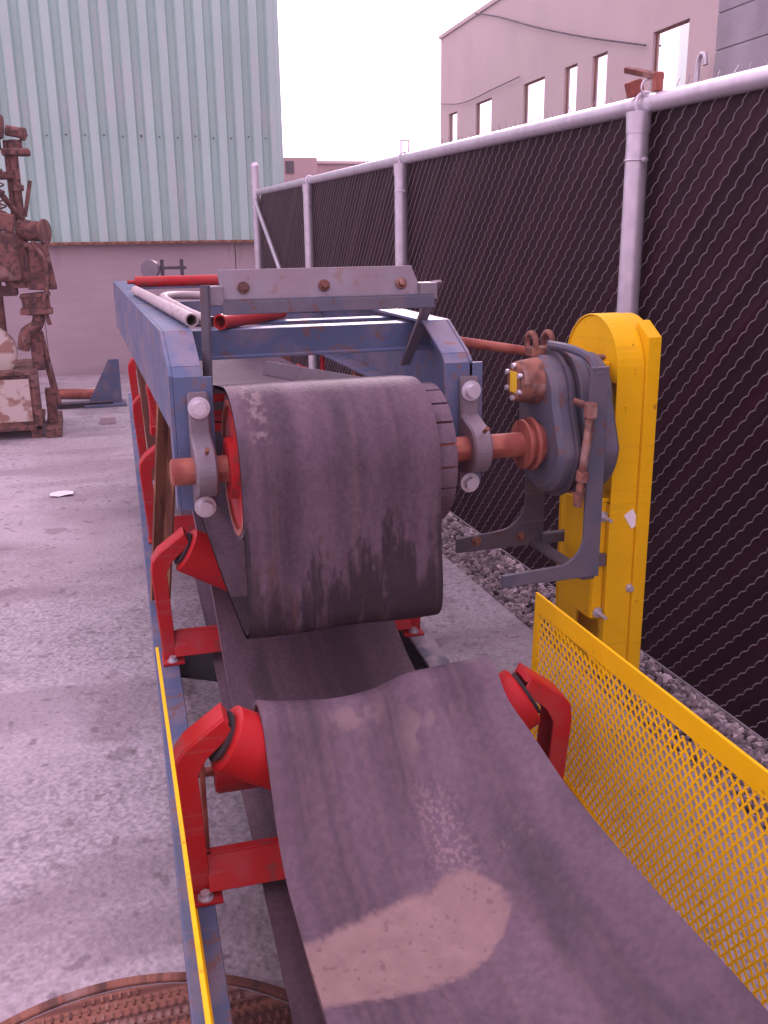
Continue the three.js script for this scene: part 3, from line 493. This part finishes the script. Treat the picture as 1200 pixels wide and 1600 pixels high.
  mesh('tie_bar', bar(V(.48, 1.606, -6.02), V(.65, 1.606, -6.02), .018, .012), M.darkgrey, jb); mesh('washer_plate', cyl(V(.43, 1.60, -6.0), V(.445, 1.60, -6.03), .055, .055, 20), M.steel, jb);
  for (const x of [.442]) mesh('stand', box(.02, .08, .02, x, 1.565, -6.02), M.steel, jb);
}
// loose things lying on the upper frame
tag(mesh('pipe', pipe(V(.318, 1.536 + .020, -2.90), V(.262, 1.536 + .020, -4.6), .020, .0155), M.paintedpipe), 'long thin grey pipe lying along the left blue beam, open end forward', 'pipe');
tag(mesh('pipe', pipe(V(.412, 1.5165 + .024, -2.985), V(.665, 1.5165 + .024, -3.30), .024, .018), M.red), 'short red pipe with open end lying on the front cross channel', 'pipe');
tag(mesh('hose', tube([V(.40, 1.534, -3.06), V(.365, 1.54, -3.3), V(.335, 1.553, -3.6), V(.330, 1.555, -3.9), V(.36, 1.55, -4.2), V(.45, 1.54, -4.42), V(.62, 1.528, -4.47), V(.8, 1.528, -4.47)], .0175, 60, 12), M.paintedpipe), 'pale curved pipe bending across the upper frame behind the scraper', 'pipe');
tag(mesh('red_roll', [cyl(V(.30, 1.5355 + .028, -5.25), V(1.02, 1.5355 + .028, -5.25), .028, .028, 28), cyl(V(.26, 1.5635, -5.25), V(1.06, 1.5635, -5.25), .010)], M.red), 'spare red idler roll resting across the far part of the blue frame', 'roller');
tag(mesh('red_bar', cyl(V(1.106, 1.47, -2.85), V(1.50, 1.40, -2.86), .016, .016, 14), M.rustred), 'thin rusty red torque rod between the blue beam and the gear reducer', 'rod');

// ---------------------------------------------------------------- gear reducer
{
  const cy = 1.18, cz = -2.58;
  const g = thing('gear_reducer', 'grey shaft mounted gear reducer with rusty cap and yellow plate on the drum shaft', 'gearbox', [1.275, cy, cz]);
  const out = (r1, r2, dy, n = 20) => { const o = []; for (let i = 0; i <= n; i++) { const a = Math.PI + Math.PI * i / n; o.push([r1 * Math.cos(a), r1 * Math.sin(a) - .0]); } for (let i = 0; i <= n; i++) { const a = Math.PI * i / n; o.push([r2 * Math.cos(a) - .03, dy + r2 * Math.sin(a)]); } return o; };
  mesh('housing', [crease(polyX(out(.150, .125, .135), .018, .10, .016)), crease(polyX(out(.160, .137, .135), .10, .135, .003)), crease(polyX(out(.150, .127, .135), .135, .215, .012))], M.greyblue, g);
  mesh('split_flange', crease(polyX(out(.166, .143, .135), .062, .072, .002)), M.darkgrey, g);
  mesh('hub_collar', [cyl(V(-.030, 0, 0), V(.020, 0, 0), .062, .062, 32), cyl(V(-.04, 0, 0), V(-.03, 0, 0), .074, .074, 32), cyl(V(-.016, 0, 0), V(-.004, 0, 0), .080, .080, 32)], M.rustred, g);
  const cap = mesh('input_cap', [cyl(V(-.045, .185, -.03), V(.020, .185, -.03), .060, .070, 32), cyl(V(-.052, .185, -.03), V(-.045, .185, -.03), .052, .060, 32)], M.rust, g);
  mesh('warning_plate', box(.003, .062, .046, -.0545, .185, -.03, .001), M.tagyellow, cap);
  for (let k = 0; k < 6; k++) { const a = k / 6 * 2 * Math.PI + .5; mesh('cap_bolt', hex(-.054, .185 + .048 * Math.sin(a), -.03 + .048 * Math.cos(a), .0085, .014, 'x'), M.zinc, cap); }
  mesh('lifting_eye', crease(new THREE.TorusGeometry(.030, .009, 10, 24)).rotateY(Math.PI / 2).translate(.03, .290, -.09), M.rust, g);
  mesh('lifting_eye', crease(new THREE.TorusGeometry(.030, .009, 10, 24)).rotateY(Math.PI / 2).translate(.085, .290, -.09), M.rust, g);
  mesh('eye_base', box(.09, .03, .05, .06, .265, -.08, .006), M.rust, g);
  mesh('torque_arm', [cyl(V(.088, .115, .185), V(.062, -.125, .185), .012), box(.034, .05, .03, .088, .125, .183, .008), cyl(V(.062, -.115, .183), V(.06, -.155, .183), .017, .012), cyl(V(.05, .15, .15), V(.088, .135, .18), .010), cyl(V(.072, -.05, .185), V(.068, -.08, .185), .018)], M.rust, g);
  // motor base: two L shaped brackets joined by ties
  const L = (x0, x1, yt, yb, w, h, r) => { const o = [[x0, yb], [x1, yb], [x1, yt], [x1 - w, yt], [x1 - w, yb + h + r]]; for (let i = 1; i <= 8; i++) { const a = Math.PI / 2 * i / 8; o.push([x1 - w - r + r * Math.cos(a), yb + h + r - r * Math.sin(a)]); } o.push([x0, yb + h * .8]); return o; };
  mesh('motor_bracket', [poly(L(-.165, .150, .245, -.385, .056, .045, .085), .012, .002).translate(0, 0, .158)], M.greyblue, g);
  mesh('motor_bracket', poly(L(-.16, .155, -.10, -.40, .07, .06, .10), .012, .002).translate(0, 0, -.22), M.darkgrey, g);
  for (const x of [-.09, .07]) mesh('bracket_bolt', bolt(x, -.365, -.205, .012), M.rust, g);
  mesh('bracket_tie', span(.10, .145, -.398, -.384, -.207, .157), M.darkgrey, g);
  mesh('strap', crease(new THREE.TubeGeometry(new THREE.CatmullRomCurve3([V(.06, .29, -.03), V(.085, .285, .06), V(.11, .265, .12), V(.122, .22, .164)]), 24, .013, 8)), M.greyblue, g);
}
// ---------------------------------------------------------------- yellow belt drive guard
{
  const g = thing('drive_guard', 'tall yellow sheet metal drive guard with rounded top beside the gear reducer', 'guard', [0, 0, 0]);
  const x0 = 1.512, x1 = 1.602, zc = -2.675, r = .165, yb = .40, yc = 1.385;
  const arc = (rad, n = 24) => { const o = []; for (let i = 0; i <= n; i++) { const a = Math.PI * i / n; o.push([zc + rad * Math.cos(a), yc + rad * Math.sin(a)]); } return o; };
  mesh('band', polyX([[zc + r, yb], ...arc(r), [zc - r, yb], [zc - r + .005, yb], ...arc(r - .005).reverse(), [zc + r - .005, yb]], x0, x1, .001), M.yellow, g);
  mesh('back_plate', polyX([[zc + r + .012, yb - .01], [zc + r + .012, 1.49], [zc + r - .06, 1.535], ...arc(r - .002).slice(6), [zc - r - .01, yb - .01]], x1 + .001, x1 + .045, .002), M.yellow, g);
  const cap = arc(r - .006); mesh('top_cover', polyX([...cap, [zc - r + .006, yc - .03], [zc + r - .006, yc - .03]], x0 + .004, x0 + .010, .001), M.yellow, g);
  mesh('cover_ledge', [span(x0 - .03, x0 + .003, yc - .015, yc + .03, zc - r + .01, zc + r - .05, .003)], M.yellow, g);
  mesh('ledge_bolt', [cyl(V(x0 - .04, yc + .035, zc - .02), V(x0 + .02, yc + .042, zc + .10), .008)], M.rust, g);
  mesh('side_plate', polyX([[zc + r - .006, yb + .01], [zc + r - .006, .98], [zc - r + .006, .98], [zc - r + .006, yb + .01]], x0 + .003, x0 + .009, .001, [[[zc - .02, .47], [zc + .13, .47], [zc + .13, .58], [zc - .02, .60]]]), M.yellow, g);
  const br = mesh('mount_bracket', [span(x0 - .035, x0 + .002, .60, 1.0, zc + r - .03, zc + r - .024, .002), span(x0 - .038, x0 - .032, .60, .97, zc - .05, zc + r - .03, .002), span(x0 - .06, x0 + .03, .985, 1.0, zc + .02, zc + r - .02, .004), span(x0 - .033, x0 + .002, .83, .842, zc - .05, zc + r - .031, .002)], M.yellow, g);
  for (const y of [.94, .62]) mesh('bolt', [bolt(x0 - .012, y, zc + r - .02, .012), cyl(V(x0 - .012, y, zc + r - .03), V(x0 - .012, y, zc + r + .03), .006)], M.zinc, br);
  mesh('cover_bolt', bolt(x0 + .085, .70, zc + r + .003, .010), M.zinc, g);
  mesh('label', box(.055, .035, .002, x1 - .012, .93, zc + r + .002, .0005, 0, 0, -1.0), M.white, g);
  mesh('mount_arm', span(1.40, 1.514, .78, .82, -2.535, -2.520), M.greyblue, g); mesh('mount_arm', span(1.42, 1.514, .785, .82, -2.80, -2.77), M.greyblue, g);
}

// ---------------------------------------------------------------- rusty machine at the left
{
  const m = thing('rusty_machine', 'old rusty machine with cream tank standing at the left edge before the hall', 'machine', [-.3, 0, -9.3]);
  const base = mesh('base', [span(-1.7, -.13, .10, .60, -.9, 0, .02), span(-1.72, -.10, .585, .625, -.93, .03, .006), span(-.16, -.10, .08, .6, -.02, .03, .004), span(-1.7, -.1, .08, .12, -.9, .03, .006)], M.rustold, m);
  mesh('base_panel', span(-1.6, -.18, .16, .55, .002, .012), M.cream, base);
  for (const [x, z] of [[-.16, -.05], [-.16, -.8], [-1.6, -.05], [-1.6, -.8]]) mesh('foot', span(x - .05, x + .05, 0, .10, z - .05, z + .05), M.rustold, m);
  mesh('skid_rail', [span(-.08, .06, .0, .09, -.9, .05, .01), span(-.06, .03, .09, .42, -.3, -.2, .01)], M.rustold, m);
  mesh('gear_housing', lathe([[0, 0], [.2, 0], [.24, .03], [.24, .17], [.2, .2], [0, .2]], V(-.50, .78, -.30), V(-.50, .78, -.06), 32), M.cream, m);
  mesh('upright', [span(-.14, -.03, .60, 1.0, -.25, -.15, .01), bar(V(-.05, .95, -.2), V(.05, .25, -.25), .05, .05)], M.rustold, m);
  mesh('elbow', tube([V(-.20, .80, -.15), V(-.16, .95, -.12), V(-.06, 1.02, -.12), V(-.03, 1.14, -.14)], .055, 20, 12), M.rustold, m);
  mesh('clamp', [box(.22, .18, .2, -.05, 1.20, -.15, .02, 0, .2, .05), box(.28, .05, .24, -.05, 1.14, -.15, .01), box(.26, .04, .22, -.05, 1.28, -.15, .01, 0, 0, .08)], M.rustold, m);
  mesh('valve_box', [box(.17, .40, .22, .0, 1.53, -.15, .02, 0, .2, -.04), box(.24, .05, .24, .02, 1.36, -.15, .01), box(.06, .34, .04, .10, 1.5, -.06, .01, 0, 0, .12), box(.16, .04, .22, -.02, 1.72, -.15, .01)], M.rustold, m);
  mesh('pump_body', [lathe([[0, 0], [.12, 0], [.14, .05], [.11, .1], [.13, .3], [.09, .42], [.12, .46], [0, .46]], V(-.16, 1.35, -.2), V(-.16, 1.92, -.2), 20), cyl(V(-.12, 1.85, -.18), V(.08, 1.83, -.1), .095, .085), cyl(V(.08, 1.83, -.1), V(.10, 1.83, -.09), .11, .11), cyl(V(-.3, 1.5, -.2), V(-.05, 1.42, -.1), .06)], M.rustold, m);
  mesh('riser_pipe', [cyl(V(-.10, 1.9, -.18), V(-.10, 2.5, -.18), .035), cyl(V(-.15, 1.9, -.22), V(-.15, 2.6, -.22), .03), cyl(V(-.1, 2.18, -.18), V(-.1, 2.23, -.18), .055)], M.rustold, m);
  mesh('lever', bar(V(-.06, 1.96, -.1), V(.015, 2.26, -.05), .035, .02), M.rustold, m);
  mesh('flange', [box(.24, .06, .18, -.08, 2.50, -.18, .02), cyl(V(-.08, 2.52, -.18), V(-.08, 2.6, -.18), .06)], M.rustold, m);
  mesh('motor', [lathe([[0, 0], [.10, 0], [.13, .03], [.13, .30], [.09, .36], [0, .36]], V(-.52, 2.74, -.2), V(-.14, 2.70, -.18), 24), cyl(V(-.14, 2.68, -.18), V(.0, 2.65, -.15), .045), cyl(V(-.02, 2.65, -.16), V(.01, 2.645, -.15), .055), box(.2, .12, .2, -.3, 2.58, -.2, .02)], M.rustold, m);
  mesh('tank', lathe([[0, 0], [.40, 0], [.46, .04], [.46, .56], [.40, .6], [0, .6]], V(-.72, 2.02, -.62), V(-.72, 2.02, -.02), 40), M.creamclean, m);
  mesh('frame', [span(-.46, -.34, .62, 2.6, -.42, -.32, .01), span(-.52, -.20, 1.28, 1.36, -.40, -.10, .01), span(-.40, -.12, 2.28, 2.34, -.36, -.14, .01), bar(V(-.42, 2.4, -.3), V(-.06, 1.9, -.12), .05, .03)], M.rustold, m);
  mesh('cover_box', [box(.30, .42, .26, -.30, 1.62, -.10, .03, 0, .15, .03), box(.22, .16, .2, -.26, 1.92, -.08, .02, 0, 0, -.2)], M.rustold, m);
  mesh('hose', tube([V(-.02, 1.75, -.04), V(.06, 1.6, .0), V(.07, 1.4, -.02), V(.02, 1.2, -.04), V(.05, 1.02, -.08)], .02, 30, 8), M.rustold, m);
  mesh('spring', tube(Array.from({ length: 49 }, (_, i) => V(-.24 + .035 * Math.cos(i * .8), 1.99 + i * .0075, -.06 + .035 * Math.sin(i * .8))), .007, 120, 6), M.rustold, m);
  mesh('tank_saddle', [span(-1.2, -.42, 1.36, 1.60, -.55, -.15, .02), span(-1.16, -1.06, .62, 1.37, -.45, -.35), span(-.64, -.56, .62, 1.37, -.6, -.52)], M.rustold, m);
  mesh('sight_tube', [cyl(V(-.30, 1.55, -.03), V(-.26, 2.4, -.05), .018), cyl(V(-.3, 1.9, -.05), V(-.12, 1.9, -.15), .02)], M.rustold, m);
}
// ---------------------------------------------------------------- small things on the pavement
{
  const c = thing('round_cover', 'rusty round steel cover plate with raised treads set in the pavement', 'cover', [-.08, 0, -1.5]);
  mesh('rim', lathe([[.572, 0], [.598, 0], [.598, .007], [.594, .010], [.576, .010], [.572, .007], [.572, 0]], V(0, .001, 0), V(0, .011, 0), 96), M.rust, c);
  mesh('plate', cyl(V(0, .0005, 0), V(0, .006, 0), .562, .562, 96), M.rust, c);
  const t = []; for (let r = -19; r <= 19; r++) for (let k = -26; k <= 26; k++) { const x = k * .021 + (r & 1 ? .0105 : 0), z = r * .03; if (Math.hypot(x, z) > .545) continue; t.push(raw(.006, .005, .020, x, .008, z)); }
  mesh('tread_pattern', t, M.rust, c).userData.kind = 'stuff';
  const pp = []; const s = sheet(8, 8, (u, v) => V((u - .5) * .16, .004 + .012 * Math.abs(Math.sin(u * 3 + v * 2)), (v - .5) * .12), -.0008, (u, v) => [u, v]);
  const pm = mesh('paper_scrap', s, M.white, null, true); pm.position.set(-.23, .001, -7.08); tag(pm, 'small white paper scrap lying on the pavement', 'paper');
  tag(mesh('rusty_pipe', pipe(V(-.42, .06, -11.6), V(.32, .06, -11.3), .055, .045), M.rustred), 'rusty pipe lying on the pavement behind the rusty machine', 'pipe');
  tag(mesh('dark_beam', [span(-.35, .28, .001, .05, -10.9, -10.82), span(-.35, .28, .05, .06, -10.93, -10.79)], M.darkgrey), 'dark steel beam lying on the pavement before the hall wall', 'beam');
  const bs = thing('blue_stand', 'blue painted triangular steel stand on the pavement left of the conveyor', 'stand', [.22, 0, -10.9]);
  mesh('gusset', poly([[-.2, .03], [.16, .03], [.16, .5], [.05, .5]], .02, .002).translate(0, 0, 0), M.blue, bs); mesh('base_plate', span(-.24, .2, 0, .03, -.15, .15), M.blue, bs);
  tag(mesh('concrete_block', span(.12, .26, .001, .07, -9.9, -9.75, .006), M.wallConc), 'small pale block on the pavement beside the conveyor far end', 'block');
  tag(mesh('timber_board', span(-.1, .12, .001, .04, -12.0, -11.7, .004), M.creamclean), 'short pale board lying beside the rusty pipe', 'board');
}
scene.fog = new THREE.FogExp2(new THREE.Color(1, .8, .87), .003);   // thin pink fog, added to pale the distance like lens glare
renderer.render(scene, camera);
